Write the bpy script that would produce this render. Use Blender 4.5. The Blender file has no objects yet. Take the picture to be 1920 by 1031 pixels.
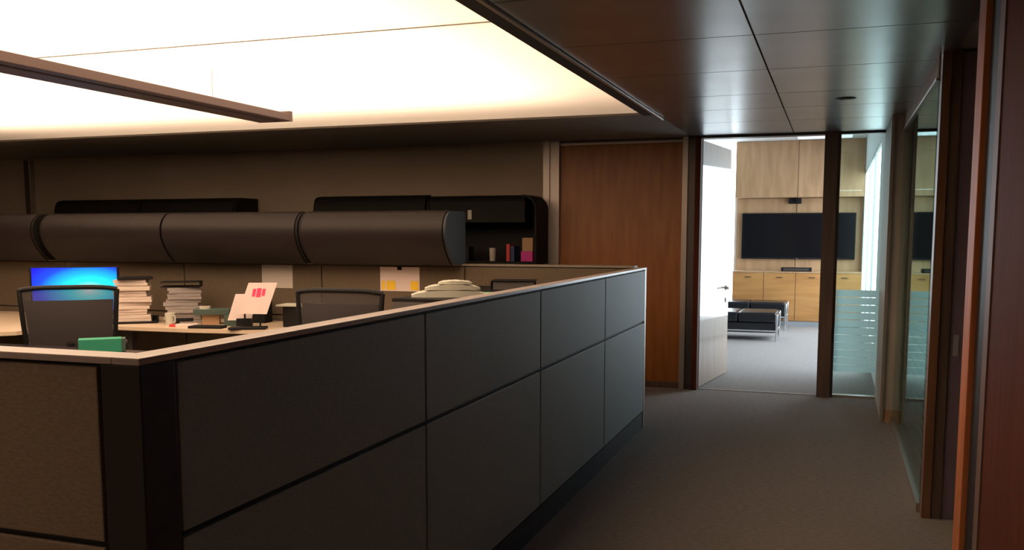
import bpy, bmesh, math, random
from mathutils import Vector, Matrix
random.seed(7)
S = bpy.context.scene
COL = S.collection

# ------------------------------------------------------------------ camera
cam_d = bpy.data.cameras.new('camera')
cam = bpy.data.objects.new('camera', cam_d)
COL.objects.link(cam)
S.camera = cam
cam.location = (0, 0, 1.5)
cam.rotation_euler = (math.radians(90 - 6.057), 0, math.radians(19.16))
cam_d.sensor_width = 36
cam_d.lens = 36 * 1734 / 1920
cam_d.shift_y = 106.5 / 1920
cam_d.clip_start = 0.02
cam_d.clip_end = 200

# ------------------------------------------------------------------ colour management, sky, lamps
S.view_settings.view_transform = 'Standard'
S.view_settings.look = 'None'
S.view_settings.gamma = 1
S.view_settings.use_curve_mapping = False
S.view_settings.exposure = 0.0

w = bpy.data.worlds.new('overcast_sky')
S.world = w
w.use_nodes = True
bg = w.node_tree.nodes['Background']
bg.inputs['Color'].default_value = (0.80, 0.91, 1.0, 1)
bg.inputs['Strength'].default_value = 7.5


def area(name, loc, rot, sx, sy, power, color, portal=False):
    d = bpy.data.lights.new(name, 'AREA')
    d.shape = 'RECTANGLE'
    d.size = sx
    d.size_y = sy
    d.energy = power
    d.color = color
    o = bpy.data.objects.new(name, d)
    o.location = loc
    o.rotation_euler = rot
    COL.objects.link(o)
    if portal:
        d.cycles.is_portal = True
    return o


WARM = (1.0, 0.72, 0.50)
# the lamps behind the translucent light ceiling
area('ceiling_backlight', (-4.6, 3.8, 3.0), (0, 0, 0), 5.6, 5.0, 560, WARM)
# fill light added behind the camera to lift the near faces and floor
area('aisle_fill', (-2.6, -1.6, 2.39), (0, 0, 0), 0.6, 0.6, 14, WARM)
# sky portals in the meeting room windows
area('window_portal', (0.48, 13.2, 1.36), (0, math.pi / 2, 0), 2.3, 5.8, 1, (1, 1, 1), True)
area('window_portal', (-2.3, 16.3, 1.5), (-math.pi / 2, 0, 0), 1.3, 2.9, 1, (1, 1, 1), True)


# ------------------------------------------------------------------ materials
def mat(name, color, rough=0.6, metal=0.0, spec=0.5, coat=0.0, coat_rough=0.1):
    m = bpy.data.materials.new(name)
    m.use_nodes = True
    b = m.node_tree.nodes['Principled BSDF']
    b.inputs['Base Color'].default_value = (*color, 1)
    b.inputs['Roughness'].default_value = rough
    b.inputs['Metallic'].default_value = metal
    b.inputs['Specular IOR Level'].default_value = spec
    b.inputs['Coat Weight'].default_value = coat
    b.inputs['Coat Roughness'].default_value = coat_rough
    return m


def nn(m, t, **kw):
    n = m.node_tree.nodes.new(t)
    for k, v in kw.items():
        setattr(n, k, v)
    return n


def ln(m, a, b):
    m.node_tree.links.new(a, b)


def vary(m, c1, c2, scale=(1, 1, 1), nscale=5.0, detail=4, bump=0.0, bdist=0.002, lo=0.35, hi=0.65):
    """mix two tones with a stretched noise, with optional fine relief"""
    b = m.node_tree.nodes['Principled BSDF']
    tc = nn(m, 'ShaderNodeTexCoord')
    mp = nn(m, 'ShaderNodeMapping')
    mp.inputs['Scale'].default_value = scale
    no = nn(m, 'ShaderNodeTexNoise')
    no.inputs['Scale'].default_value = nscale
    no.inputs['Detail'].default_value = detail
    cr = nn(m, 'ShaderNodeValToRGB')
    cr.color_ramp.elements[0].position = lo
    cr.color_ramp.elements[1].position = hi
    cr.color_ramp.elements[0].color = (*c1, 1)
    cr.color_ramp.elements[1].color = (*c2, 1)
    ln(m, tc.outputs['Object'], mp.inputs['Vector'])
    ln(m, mp.outputs['Vector'], no.inputs['Vector'])
    ln(m, no.outputs['Fac'], cr.inputs['Fac'])
    ln(m, cr.outputs['Color'], b.inputs['Base Color'])
    if bump:
        bp = nn(m, 'ShaderNodeBump')
        bp.inputs['Strength'].default_value = bump
        bp.inputs['Distance'].default_value = bdist
        ln(m, no.outputs['Fac'], bp.inputs['Height'])
        ln(m, bp.outputs['Normal'], b.inputs['Normal'])
    return m


M = {}
M['carpet'] = vary(mat('carpet', (0.2, 0.19, 0.18), 0.95, spec=0.1), (0.25, 0.225, 0.215), (0.36, 0.33, 0.315), (1, 5, 1), 28, 6, 0.6, 0.004)
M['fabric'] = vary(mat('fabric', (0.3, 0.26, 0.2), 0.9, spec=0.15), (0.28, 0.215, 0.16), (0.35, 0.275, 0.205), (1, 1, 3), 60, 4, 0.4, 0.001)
M['shaded_fabric'] = vary(mat('shaded_fabric', (0.12, 0.1, 0.07), 0.9, spec=0.1), (0.11, 0.085, 0.06), (0.15, 0.115, 0.08), (1, 1, 3), 60, 4, 0.4, 0.001)  # beige fabric darkened to carry the shade under the overhead cabinets
M['cap_bronze'] = mat('cap_bronze', (0.22, 0.18, 0.14), 0.5)
M['grey_fabric'] = vary(mat('grey_fabric', (0.3, 0.32, 0.31), 0.55, spec=0.5), (0.26, 0.33, 0.34), (0.32, 0.40, 0.41), (1, 1, 3), 60, 4, 0.3, 0.001)
M['dark_laminate'] = mat('dark_laminate', (0.012, 0.007, 0.007), 0.5)
M['black_plastic'] = mat('black_plastic', (0.010, 0.010, 0.011), 0.5, spec=0.2)
M['black_trim'] = mat('black_trim', (0.01, 0.01, 0.011), 0.6)
M['cap'] = mat('cap', (0.50, 0.41, 0.39), 0.35, 0.0, coat=0.3, coat_rough=0.2)
M['aluminium'] = mat('aluminium', (0.45, 0.40, 0.36), 0.38, 0.6)
M['chrome'] = mat('chrome', (0.85, 0.87, 0.9), 0.12, 1.0)
M['tile_metal'] = vary(mat('tile_metal', (0.3, 0.3, 0.3), 0.28, 0.85), (0.34, 0.35, 0.35), (0.39, 0.40, 0.40), (1, 1, 1), 3, 2)
M['plaster'] = vary(mat('plaster', (0.36, 0.31, 0.25), 0.9, spec=0.2), (0.33, 0.265, 0.205), (0.37, 0.30, 0.235), (1, 1, 1), 1.2, 3)
M['soffit'] = mat('soffit', (0.30, 0.27, 0.24), 0.9, spec=0.2)
M['white_ceiling'] = mat('white_ceiling', (0.82, 0.78, 0.74), 0.9, spec=0.1)
M['white_paint'] = mat('white_paint', (0.78, 0.78, 0.78), 0.8, spec=0.2)
M['dark_paint'] = mat('dark_paint', (0.10, 0.09, 0.085), 0.8, spec=0.2)
M['wood_orange'] = vary(mat('wood_orange', (0.4, 0.17, 0.05), 0.4), (0.33, 0.105, 0.018), (0.41, 0.145, 0.028), (6, 6, 0.7), 3.0, 8)
M['wood_red'] = vary(mat('wood_red', (0.1, 0.03, 0.015), 0.65, spec=0.15), (0.085, 0.02, 0.008), (0.12, 0.03, 0.012), (8, 8, 0.6), 3.0, 8)
M['wood_edge'] = vary(mat('wood_edge', (0.5, 0.17, 0.06), 0.5, spec=0.3), (0.46, 0.14, 0.05), (0.6, 0.21, 0.075), (8, 8, 0.6), 3.0, 8)
M['jamb_brown'] = vary(mat('jamb_brown', (0.2, 0.1, 0.05), 0.4), (0.18, 0.085, 0.045), (0.24, 0.12, 0.06), (8, 8, 0.6), 3.0, 8)
M['strip_metal'] = mat('strip_metal', (0.22, 0.13, 0.11), 0.5, 0.3)
M['wood_light'] = vary(mat('wood_light', (0.5, 0.3, 0.17), 0.45), (0.42, 0.245, 0.125), (0.52, 0.315, 0.17), (5, 5, 0.8), 2.5, 8)
M['wood_honey'] = vary(mat('wood_honey', (0.5, 0.25, 0.09), 0.45), (0.44, 0.20, 0.06), (0.54, 0.26, 0.085), (0.8, 5, 6), 2.5, 8)
M['leaf_wood'] = vary(mat('leaf_wood', (0.5, 0.36, 0.27), 0.5, coat=1.0, coat_rough=0.05), (0.40, 0.27, 0.19), (0.48, 0.34, 0.25), (8, 8, 0.6), 3.0, 8)
M['walnut'] = vary(mat('walnut', (0.09, 0.06, 0.05), 0.4), (0.11, 0.075, 0.06), (0.16, 0.105, 0.08), (8, 8, 0.6), 3.0, 8)
M['dark_metal'] = mat('dark_metal', (0.10, 0.085, 0.08), 0.4, 0.6)
M['purple_dark'] = mat('purple_dark', (0.20, 0.15, 0.19), 0.5)
M['bin_paint'] = mat('bin_paint', (0.02, 0.015, 0.014), 0.42, 0.0, spec=0.2)
M['bin_end_daylit'] = mat('bin_end_daylit', (0.016, 0.02, 0.026), 0.6)  # blue-grey tint stands for daylight falling on the exposed cabinet end
M['black_matte'] = mat('black_matte', (0.010, 0.009, 0.009), 0.65, spec=0.2)
M['desk_beige'] = mat('desk_beige', (0.62, 0.49, 0.36), 0.45)
M['desk_dark'] = mat('desk_dark', (0.02, 0.017, 0.02), 0.25)
M['luminaire'] = mat('luminaire', (0.11, 0.07, 0.062), 0.5, 0.3)
M['lens'] = mat('lens', (0.75, 0.62, 0.58), 0.4)
M['paper'] = vary(mat('paper', (0.7, 0.6, 0.52), 0.9, spec=0.1), (0.55, 0.44, 0.38), (0.78, 0.68, 0.6), (1, 1, 40), 6, 3)
M['paper_shaded'] = vary(mat('paper_shaded', (0.35, 0.32, 0.3), 0.9, spec=0.1), (0.24, 0.21, 0.2), (0.42, 0.38, 0.36), (1, 1, 40), 6, 3)  # paper tone lowered for the shade the cabinets cast on this stack
M['paper_white'] = mat('paper_white', (0.52, 0.52, 0.44), 0.85, spec=0.1)
M['card_white'] = mat('card_white', (0.72, 0.60, 0.57), 0.8, spec=0.1)
M['pink_print'] = mat('pink_print', (0.85, 0.06, 0.16), 0.8)
M['yellow_note'] = mat('yellow_note', (0.85, 0.55, 0.03), 0.8)
M['green_card'] = mat('green_card', (0.025, 0.27, 0.16), 0.6)
M['green_dark'] = mat('green_dark', (0.05, 0.085, 0.07), 0.6)
M['mint'] = mat('mint', (0.2, 0.6, 0.32), 0.7)
M['tan'] = mat('tan', (0.42, 0.26, 0.14), 0.8)
M['magenta'] = mat('magenta', (0.6, 0.03, 0.3), 0.6)
M['navy'] = mat('navy', (0.02, 0.04, 0.12), 0.6)
M['red'] = mat('red', (0.6, 0.05, 0.05), 0.6)
M['leather'] = mat('leather', (0.012, 0.013, 0.016), 0.28)
M['tv_glass'] = mat('tv_glass', (0.006, 0.006, 0.008), 0.15)
M['grey_skirting'] = mat('grey_skirting', (0.32, 0.34, 0.36), 0.5)
M['cream'] = mat('cream', (0.5, 0.44, 0.39), 0.6)
M['lit_light'] = mat('lit_light', (0.8, 0.8, 0.8), 0.5)
_e = M['lit_light'].node_tree.nodes['Principled BSDF']
_e.inputs['Emission Color'].default_value = (0.72, 0.84, 1, 1)
_e.inputs['Emission Strength'].default_value = 1.0


def glass_mat(name, tint, f0=0.05, rough=0.0, power=5.0, top=1.0):
    m = bpy.data.materials.new(name)
    m.use_nodes = True
    nt = m.node_tree
    nt.nodes.remove(nt.nodes['Principled BSDF'])
    out = nt.nodes['Material Output']
    tr = nn(m, 'ShaderNodeBsdfTransparent')
    tr.inputs['Color'].default_value = (*tint, 1)
    gl = nn(m, 'ShaderNodeBsdfGlossy')
    gl.inputs['Roughness'].default_value = rough
    gl.inputs['Color'].default_value = (0.75, 0.88, 0.86, 1)
    lw = nn(m, 'ShaderNodeLayerWeight')
    lw.inputs['Blend'].default_value = 0.5
    pw = nn(m, 'ShaderNodeMath', operation='POWER')
    pw.inputs[1].default_value = power
    ma = nn(m, 'ShaderNodeMath', operation='MULTIPLY_ADD')
    ma.inputs[1].default_value = top - f0
    ma.inputs[2].default_value = f0
    mx = nn(m, 'ShaderNodeMixShader')
    ln(m, lw.outputs['Facing'], pw.inputs[0])
    ln(m, pw.outputs[0], ma.inputs[0])
    ln(m, ma.outputs[0], mx.inputs['Fac'])
    ln(m, tr.outputs[0], mx.inputs[1])
    ln(m, gl.outputs[0], mx.inputs[2])
    ln(m, mx.outputs[0], out.inputs['Surface'])
    return m


M['glass_teal'] = glass_mat('glass_teal', (0.87, 0.97, 0.95))
M['glass_clear'] = glass_mat('glass_clear', (0.95, 0.97, 0.97), 0.03, 0.0, 6.0, 0.2)


def film_mat():
    m = bpy.data.materials.new('frosted_film')
    m.use_nodes = True
    nt = m.node_tree
    nt.nodes.remove(nt.nodes['Principled BSDF'])
    out = nt.nodes['Material Output']
    tl = nn(m, 'ShaderNodeBsdfTranslucent')
    tl.inputs['Color'].default_value = (0.84, 1.0, 1.0, 1)
    df = nn(m, 'ShaderNodeBsdfDiffuse')
    df.inputs['Color'].default_value = (0.5, 0.66, 0.66, 1)
    mx = nn(m, 'ShaderNodeMixShader')
    mx.inputs['Fac'].default_value = 0.2
    ln(m, tl.outputs[0], mx.inputs[1])
    ln(m, df.outputs[0], mx.inputs[2])
    ln(m, mx.outputs[0], out.inputs['Surface'])
    return m


M['film'] = film_mat()


def diffuser_mat():
    m = bpy.data.materials.new('diffuser')
    m.use_nodes = True
    nt = m.node_tree
    nt.nodes.remove(nt.nodes['Principled BSDF'])
    out = nt.nodes['Material Output']
    tl = nn(m, 'ShaderNodeBsdfTranslucent')
    tl.inputs['Color'].default_value = (0.85, 0.83, 0.8, 1)
    df = nn(m, 'ShaderNodeBsdfDiffuse')
    df.inputs['Color'].default_value = (0.8, 0.77, 0.73, 1)
    mx = nn(m, 'ShaderNodeMixShader')
    mx.inputs['Fac'].default_value = 0.3
    ln(m, tl.outputs[0], mx.inputs[1])
    ln(m, df.outputs[0], mx.inputs[2])
    ln(m, mx.outputs[0], out.inputs['Surface'])
    return m


M['diffuser'] = diffuser_mat()


def mesh_fabric():
    m = mat('mesh_fabric', (0.05, 0.042, 0.042), 0.8)
    nt = m.node_tree
    b = nt.nodes['Principled BSDF']
    out = nt.nodes['Material Output']
    tr = nn(m, 'ShaderNodeBsdfTransparent')
    mx = nn(m, 'ShaderNodeMixShader')
    mx.inputs['Fac'].default_value = 0.22
    ln(m, b.outputs[0], mx.inputs[1])
    ln(m, tr.outputs[0], mx.inputs[2])
    ln(m, mx.outputs[0], out.inputs['Surface'])
    return m


M['mesh_fabric'] = mesh_fabric()
M['mesh_solid'] = mat('mesh_solid', (0.035, 0.028, 0.028), 0.9)


def screen_mat():
    m = bpy.data.materials.new('monitor_screen')
    m.use_nodes = True
    b = m.node_tree.nodes['Principled BSDF']
    b.inputs['Base Color'].default_value = (0.01, 0.01, 0.02, 1)
    b.inputs['Roughness'].default_value = 0.3
    tc = nn(m, 'ShaderNodeTexCoord')
    mp = nn(m, 'ShaderNodeMapping')           # object space: x across, z up from the screen's bottom
    mp.inputs['Location'].default_value = (-0.11 * 1.9, 0, -0.175 * 3.5)
    mp.inputs['Scale'].default_value = (1.9, 0, 3.5)
    gr = nn(m, 'ShaderNodeTexGradient', gradient_type='SPHERICAL')
    cr = nn(m, 'ShaderNodeValToRGB')
    e = cr.color_ramp.elements
    e[0].position = 0.0
    e[0].color = (0.0, 0.005, 0.75, 1)
    e[1].position = 1.0
    e[1].color = (0.95, 1.0, 1.0, 1)
    for p, c in ((0.25, (0.0, 0.06, 1.0)), (0.5, (0.0, 0.45, 1.0)), (0.72, (0.01, 0.85, 1.0)), (0.86, (0.3, 0.95, 1.0))):
        k = e.new(p)
        k.color = (*c, 1)
    ln(m, tc.outputs['Object'], mp.inputs['Vector'])
    ln(m, mp.outputs['Vector'], gr.inputs['Vector'])
    ln(m, gr.outputs['Fac'], cr.inputs['Fac'])
    ln(m, cr.outputs['Color'], b.inputs['Emission Color'])
    b.inputs['Emission Strength'].default_value = 1.5
    return m


M['screen'] = screen_mat()


# ------------------------------------------------------------------ mesh helpers
def box(bm, x0, x1, y0, y1, z0, z1, bev=0.0, mtx=None):
    vs = [bm.verts.new((x, y, z)) for x in (x0, x1) for y in (y0, y1) for z in (z0, z1)]
    fs = []
    for q in ((0, 1, 3, 2), (4, 6, 7, 5), (0, 4, 5, 1), (2, 3, 7, 6), (0, 2, 6, 4), (1, 5, 7, 3)):
        fs.append(bm.faces.new([vs[i] for i in q]))
    if bev:
        es = list({e for f in fs for e in f.edges})
        r = bmesh.ops.bevel(bm, geom=es, offset=bev, segments=2, affect='EDGES', profile=0.6)
        vs = list({v for f in r['faces'] for v in f.verts} | {v for v in vs if v.is_valid})
    if mtx is not None:
        bmesh.ops.transform(bm, matrix=mtx, verts=[v for v in vs if v.is_valid])
    return vs


def cyl(bm, p0, p1, r0, r1=None, n=16):
    r1 = r0 if r1 is None else r1
    p0, p1 = Vector(p0), Vector(p1)
    d = (p1 - p0)
    q = d.to_track_quat('Z', 'Y')
    ring = []
    for p, r in ((p0, r0), (p1, r1)):
        ring.append([bm.verts.new(p + q @ Vector((r * math.cos(2 * math.pi * i / n), r * math.sin(2 * math.pi * i / n), 0))) for i in range(n)])
    for i in range(n):
        j = (i + 1) % n
        bm.faces.new((ring[0][i], ring[0][j], ring[1][j], ring[1][i]))
    bm.faces.new(ring[0][::-1])
    bm.faces.new(ring[1])


def tube(bm, pts, r, n=8):
    for a, b in zip(pts[:-1], pts[1:]):
        cyl(bm, a, b, r, n=n)


def prism_x(bm, prof, x0, x1):
    """extrude a closed (y,z) outline along x"""
    a = [bm.verts.new((x0, y, z)) for y, z in prof]
    b = [bm.verts.new((x1, y, z)) for y, z in prof]
    n = len(prof)
    for i in range(n):
        j = (i + 1) % n
        bm.faces.new((a[i], a[j], b[j], b[i]))
    bm.faces.new(a[::-1])
    bm.faces.new(b)


def shell_x(bm, curve, x0, x1, t):
    """a curved sheet of thickness t following an open (y,z) curve"""
    off = []
    for i, (y, z) in enumerate(curve):
        a = Vector(curve[max(i - 1, 0)])
        b = Vector(curve[min(i + 1, len(curve) - 1)])
        d = (b - a).normalized()
        off.append((y + d.y * t, z - d.x * t))
    prism_x(bm, list(curve) + off[::-1], x0, x1)


def link(name, bm, m, parent=None, smooth=False):
    bmesh.ops.recalc_face_normals(bm, faces=bm.faces)
    me = bpy.data.meshes.new(name)
    bm.to_mesh(me)
    bm.free()
    me.materials.append(M[m])
    if smooth:
        for p in me.polygons:
            p.use_smooth = True
        me.set_sharp_from_angle(angle=math.radians(35))
    o = bpy.data.objects.new(name, me)
    COL.objects.link(o)
    if parent:
        o.parent = parent
    return o


def bo(name, m, b, parent=None, bev=0.0, mtx=None):
    """one box (or a list of boxes) as one object"""
    bm = bmesh.new()
    for q in (b if isinstance(b, list) else [b]):
        box(bm, *q, bev=bev, mtx=mtx)
    return link(name, bm, m, parent)


def tag(o, label, cat, group=None, kind=None):
    if label:
        o['label'] = label
    if cat:
        o['category'] = cat
    if group:
        o['group'] = group
    if kind:
        o['kind'] = kind
    return o


def sheet_quad(name, m, pts, parent):
    bm = bmesh.new()
    bm.faces.new([bm.verts.new(p) for p in pts])
    return link(name, bm, m, parent)


def thing(name, label, cat, loc=(0, 0, 0), rz=0.0, group=None):
    o = bpy.data.objects.new(name, None)
    o.empty_display_size = 0.1
    COL.objects.link(o)
    o.location = loc
    o.rotation_euler = (0, 0, rz)
    return tag(o, label, cat, group)


def struct(o):
    o['kind'] = 'structure'
    return o


def sempty(name, loc=(0, 0, 0)):
    o = bpy.data.objects.new(name, None)
    COL.objects.link(o)
    o.location = loc
    return struct(o)


def copy_tree(o, parent=None):
    c = o.copy()
    COL.objects.link(c)
    if parent:
        c.parent = parent
    for ch in list(o.children):
        copy_tree(ch, c)
    return c


# ------------------------------------------------------------------ the shell
LZ = 2.425         # height of the translucent light ceiling
CZ = 2.41          # ceiling height of the corridor and the soffits
BY = 8.95          # wall between office and meeting room
MY = 16.15         # far wall of the meeting room
MZ = 3.0
PX = -1.36         # corridor face of the cubicle partition

struct(bo('floor', 'carpet', (-11.2, 4.0, -3.2, 16.6, -0.1, 0)))

# corridor ceiling: slab with metal tiles
ceil = struct(bo('ceiling', 'soffit', [
    (-1.31, 4.0, -3.2, BY, CZ + 0.012, 3.2),        # over corridor and glazed office
    (-11.2, -1.31, 7.18, BY, CZ, 3.2),              # soffit along the back wall
    (-11.2, -1.31, -3.2, 0.9, CZ, 3.2),             # soffit behind
    (-11.2, -8.8, 0.9, 7.18, CZ, 3.2),
    (-1.43, -1.31, 0.9, 7.18, CZ + 0.01, 3.2),
    (-8.8, -1.43, 0.9, 7.18, 3.1, 3.2),            # lid of the light box
]))
bo('light_box_reflector', 'white_ceiling', [(-8.8, -1.431, 7.17, 7.179, LZ + .005, 3.1), (-8.8, -1.431, 0.901, 0.91, LZ + .005, 3.1),
    (-1.44, -1.431, 0.91, 7.17, LZ + .005, 3.1), (-8.8, -8.79, 0.91, 7.17, LZ + .005, 3.1)], ceil)  # unseen white boards added to bounce lamp light onto the panel edges
for a, b in ((0.9, 1.93), (1.95, 3.91), (3.93, 5.897), (5.902, 7.18)):
    bm = bmesh.new()
    bm.faces.new([bm.verts.new(v) for v in ((-8.8, a, LZ), (-1.43, a, LZ), (-1.43, b, LZ), (-8.8, b, LZ))])
    link('light_panel', bm, 'diffuser', ceil)
for y in (1.94, 3.92):
    bo('panel_joint', 'white_ceiling', (-8.8, -1.43, y - 0.011, y + 0.011, LZ + 0.002, LZ + 0.03), ceil)
bo('coffer_trim', 'black_trim', (-1.43, -1.345, 0.9, 7.2, CZ - 0.006, CZ + 0.02), ceil)
bo('coffer_edge', 'aluminium', (-1.345, -1.325, 0.9, 7.5, CZ - 0.012, CZ + 0.02), ceil)
ys = [-0.4, 0.7, 1.65, 2.6, 3.55, 4.50, 5.45, 6.38, 7.10, 7.90, BY]
g = 0.005
for i in range(len(ys) - 1):
    dz = 0.0
    bo('ceiling_tile', 'tile_metal', (-1.32 + g, -0.385 - g, ys[i] + g, ys[i + 1] - g, CZ - dz, CZ + 0.02), ceil)
    bo('ceiling_tile', 'tile_metal', (-0.385 + g, 0.54 - g, ys[i] + g, ys[i + 1] - g, CZ - dz - 0.001, CZ + 0.02), ceil)

# back wall of the office with the wooden panel and metal posts
wb = struct(bo('wall_back', 'plaster', [(-11.2, -2.76, BY, BY + 0.12, 0, CZ), (-11.2, 0.75, BY, BY + 0.12, CZ, MZ + 0.3)]))
bo('wood_panel', 'wood_orange', (-2.6, -1.385, BY, BY + 0.06, 0.06, CZ - 0.045), wb)
bo('panel_backing', 'dark_paint', (-2.76, -1.385, BY + 0.06, BY + 0.12, 0, CZ), wb)
bo('panel_head_rail', 'aluminium', (-2.6, -1.385, BY - 0.02, BY + 0.05, CZ - 0.045, CZ - 0.025), wb)
bo('panel_head', 'dark_metal', (-2.6, -1.385, BY - 0.005, BY + 0.05, CZ - 0.025, CZ), wb)
bo('panel_foot', 'walnut', (-2.6, -1.385, BY - 0.005, BY + 0.05, 0, 0.06), wb)
bo('wall_post', 'aluminium', [(-2.765, -2.70, BY - 0.05, BY + 0.03, 0, CZ), (-2.70, -2.66, BY - 0.03, BY + 0.03, 0, CZ), (-2.66, -2.6, BY - 0.05, BY + 0.03, 0, CZ)], wb)
bo('wall_post', 'dark_metal', [(-9.44, -9.36, BY - 0.05, BY, 0, CZ - 0.02)], wb)
bo('wall_post', 'aluminium', [(-9.355, -9.33, BY - 0.06, BY, 0, CZ - 0.02)], wb)
bo('baseboard_back', 'dark_metal', (-11.0, -2.77, BY - 0.015, BY, 0, 0.08), wb)

# door frame to the meeting room
df = sempty('door_1', (-1.2, BY, 0))


def rel(p, b):
    return tuple(v - p[k // 2] for k, v in enumerate(b))


P1 = (-1.2, BY, 0)
bo('door_post', 'aluminium', rel(P1, (-1.385, -1.335, BY - 0.05, BY + 0.1, 0, CZ)), df)
bo('door_post', 'dark_metal', rel(P1, (-1.335, -1.265, BY - 0.03, BY + 0.12, 0, CZ)), df)
bo('door_jamb', 'wood_red', rel(P1, (-1.265, -1.215, BY - 0.05, BY + 0.12, 0, CZ)), df)
bo('door_post', 'walnut', rel(P1, (-0.115, 0.0, BY - 0.06, BY + 0.12, 0, CZ)), df)
bo('post_edge', 'dark_metal', rel(P1, (0.0, 0.025, BY - 0.03, BY + 0.09, 0, CZ)), df)
bo('door_head', 'dark_metal', rel(P1, (-1.215, -0.115, BY - 0.04, BY + 0.1, CZ - 0.022, CZ)), df)
bo('door_threshold', 'cream', rel(P1, (-1.215, -0.115, BY + 0.02, BY + 0.05, 0, 0.006)), df)
# the open leaf
leaf_ang = -math.atan2(0.153, 1.14)
lf = bo('door_leaf', 'leaf_wood', (-0.045, 0, 0, 1.12, 0.01, CZ - 0.03), df, bev=0.002)
lf.location = (-0.01, 0.07, 0)
lf.rotation_euler = (0, 0, leaf_ang)
bm = bmesh.new()
cyl(bm, (0.0, 1.02, 0.93), (0.012, 1.02, 0.93), 0.027)
cyl(bm, (0.01, 1.02, 0.93), (0.055, 1.02, 0.93), 0.011)
cyl(bm, (0.05, 1.03, 0.93), (0.05, 0.88, 0.93), 0.011)
link('door_handle', bm, 'chrome', lf, True)
bm = bmesh.new()
cyl(bm, (0.0, 1.02, 0.80), (0.010, 1.02, 0.80), 0.027)
link('lock_plate', bm, 'chrome', lf, True)

# glazed sidelight right of the door
w1 = sempty('window_1', (0.22, BY, 0))
P2 = (0.22, BY, 0)
bo('glass_pane', 'glass_teal', rel(P2, (0.025, 0.41, BY + 0.03, BY + 0.04, 0.02, CZ - 0.02)), w1)
bo('window_frame', 'aluminium', [rel(P2, (0.025, 0.41, BY, BY + 0.07, 0, 0.02))], w1)
bo('window_frame', 'dark_metal', [rel(P2, (0.025, 0.41, BY, BY + 0.07, CZ - 0.02, CZ))], w1)
n = 11
for i in range(n):
    z0 = 0.235 + i * 0.069
    x0, x1, yy = 0.027 - 0.22, 0.408 - 0.22, 0.0275
    sheet_quad('frosted_stripe', 'film', ((x0, yy, z0), (x1, yy, z0), (x1, yy, z0 + 0.064), (x0, yy, z0 + 0.064)), w1)

# pillar
wp = struct(bo('trim_1', 'cream', (0.395, 0.56, 7.86, BY + 0.12, 0, CZ)))
bo('pillar_edge', 'aluminium', (0.385, 0.41, 7.835, 7.87, 0, CZ), wp)
bo('pillar_foot', 'tan', (0.41, 0.476, 7.85, 7.86, 0, 0.1), wp)

# glass wall on the right of the corridor
w2 = sempty('window_2', (0.5, 6.5, 0))
P3 = (0.5, 6.5, 0)
bo('glass_pane', 'glass_teal', rel(P3, (0.478, 0.486, 5.33, 7.86, 0.05, 2.29)), w2)
bo('bottom_rail', 'aluminium', rel(P3, (0.465, 0.50, 5.33, 7.86, 0, 0.05)), w2)
bo('top_rail', 'cream', rel(P3, (0.475, 0.56, 5.33, 7.86, 2.30, CZ + 0.01)), w2)
bo('top_rail_lip', 'aluminium', rel(P3, (0.465, 0.55, 5.33, 7.86, 2.285, 2.30)), w2)
for i in range(n):
    z0 = 0.235 + i * 0.069
    sheet_quad('frosted_stripe', 'film', ((-0.013, -1.16, z0), (-0.013, 1.35, z0), (-0.013, 1.35, z0 + 0.05), (-0.013, -1.16, z0 + 0.05)), w2)

# dark post at the near end of the glass wall, and the recess behind it
tp = struct(bo('trim_2', 'walnut', (0.49, 0.575, 5.23, 5.33, 0, CZ + 0.01)))
bo('post_edge', 'jamb_brown', (0.483, 0.525, 5.222, 5.33, 0, CZ), tp)
bo('post_panel', 'purple_dark', (0.575, 1.25, 5.24, 5.33, 0, CZ - 0.005), tp)
bo('post_groove', 'dark_metal', (0.655, 0.672, 5.232, 5.242, 0, CZ - 0.005), tp)
bo('strike_plate', 'grey_skirting', (0.597, 0.622, 5.235, 5.243, 0.87, 0.98), tp)

# near right wall: wood panels
wr = struct(bo('wall_right', 'dark_paint', [(0.55, 0.7, -3.2, 3.98, 0, CZ + 0.02)]))
bo('wood_jamb', 'wood_edge', (0.495, 0.60, 3.87, 4.05, 0, CZ + 0.01), wr, bev=0.004)
bo('jamb_groove', 'dark_laminate', (0.53, 0.56, 3.63, 3.87, 0, CZ + 0.01), wr)
bo('metal_strip', 'strip_metal', (0.505, 0.56, 3.50, 3.60, 0, CZ + 0.01), wr)
bo('jamb_board', 'dark_laminate', (0.515, 0.56, 3.63, 3.86, 0, CZ + 0.01), wr)
for a, b in ((2.45, 3.49), (1.38, 2.43), (0.3, 1.36), (-0.8, 0.28), (-1.9, -0.82), (-3.2, -1.92)):
    bo('wood_panel', 'wood_red', (0.51, 0.56, a, b, 0, CZ + 0.01), wr)
struct(bo('wall_recess', 'dark_paint', [(1.25, 1.35, 3.9, 5.33, 0, CZ + 0.02), (0.6, 1.35, 3.88, 3.98, 0, CZ + 0.02)]))

# glazed office behind the glass wall
struct(bo('wall_office', 'dark_paint', [(3.6, 3.7, 5.2, BY, 0, CZ + 0.02), (0.56, 3.7, 8.7, BY, 0, CZ + 0.02), (1.25, 3.7, 5.24, 5.33, 0, CZ + 0.02)]))
# rest of the office
struct(bo('wall_left', 'plaster', (-11.2, -11.0, -3.2, BY, 0, CZ)))
struct(bo('wall_front', 'plaster', (-11.2, 0.7, -3.3, -3.2, 0, CZ)))

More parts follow.
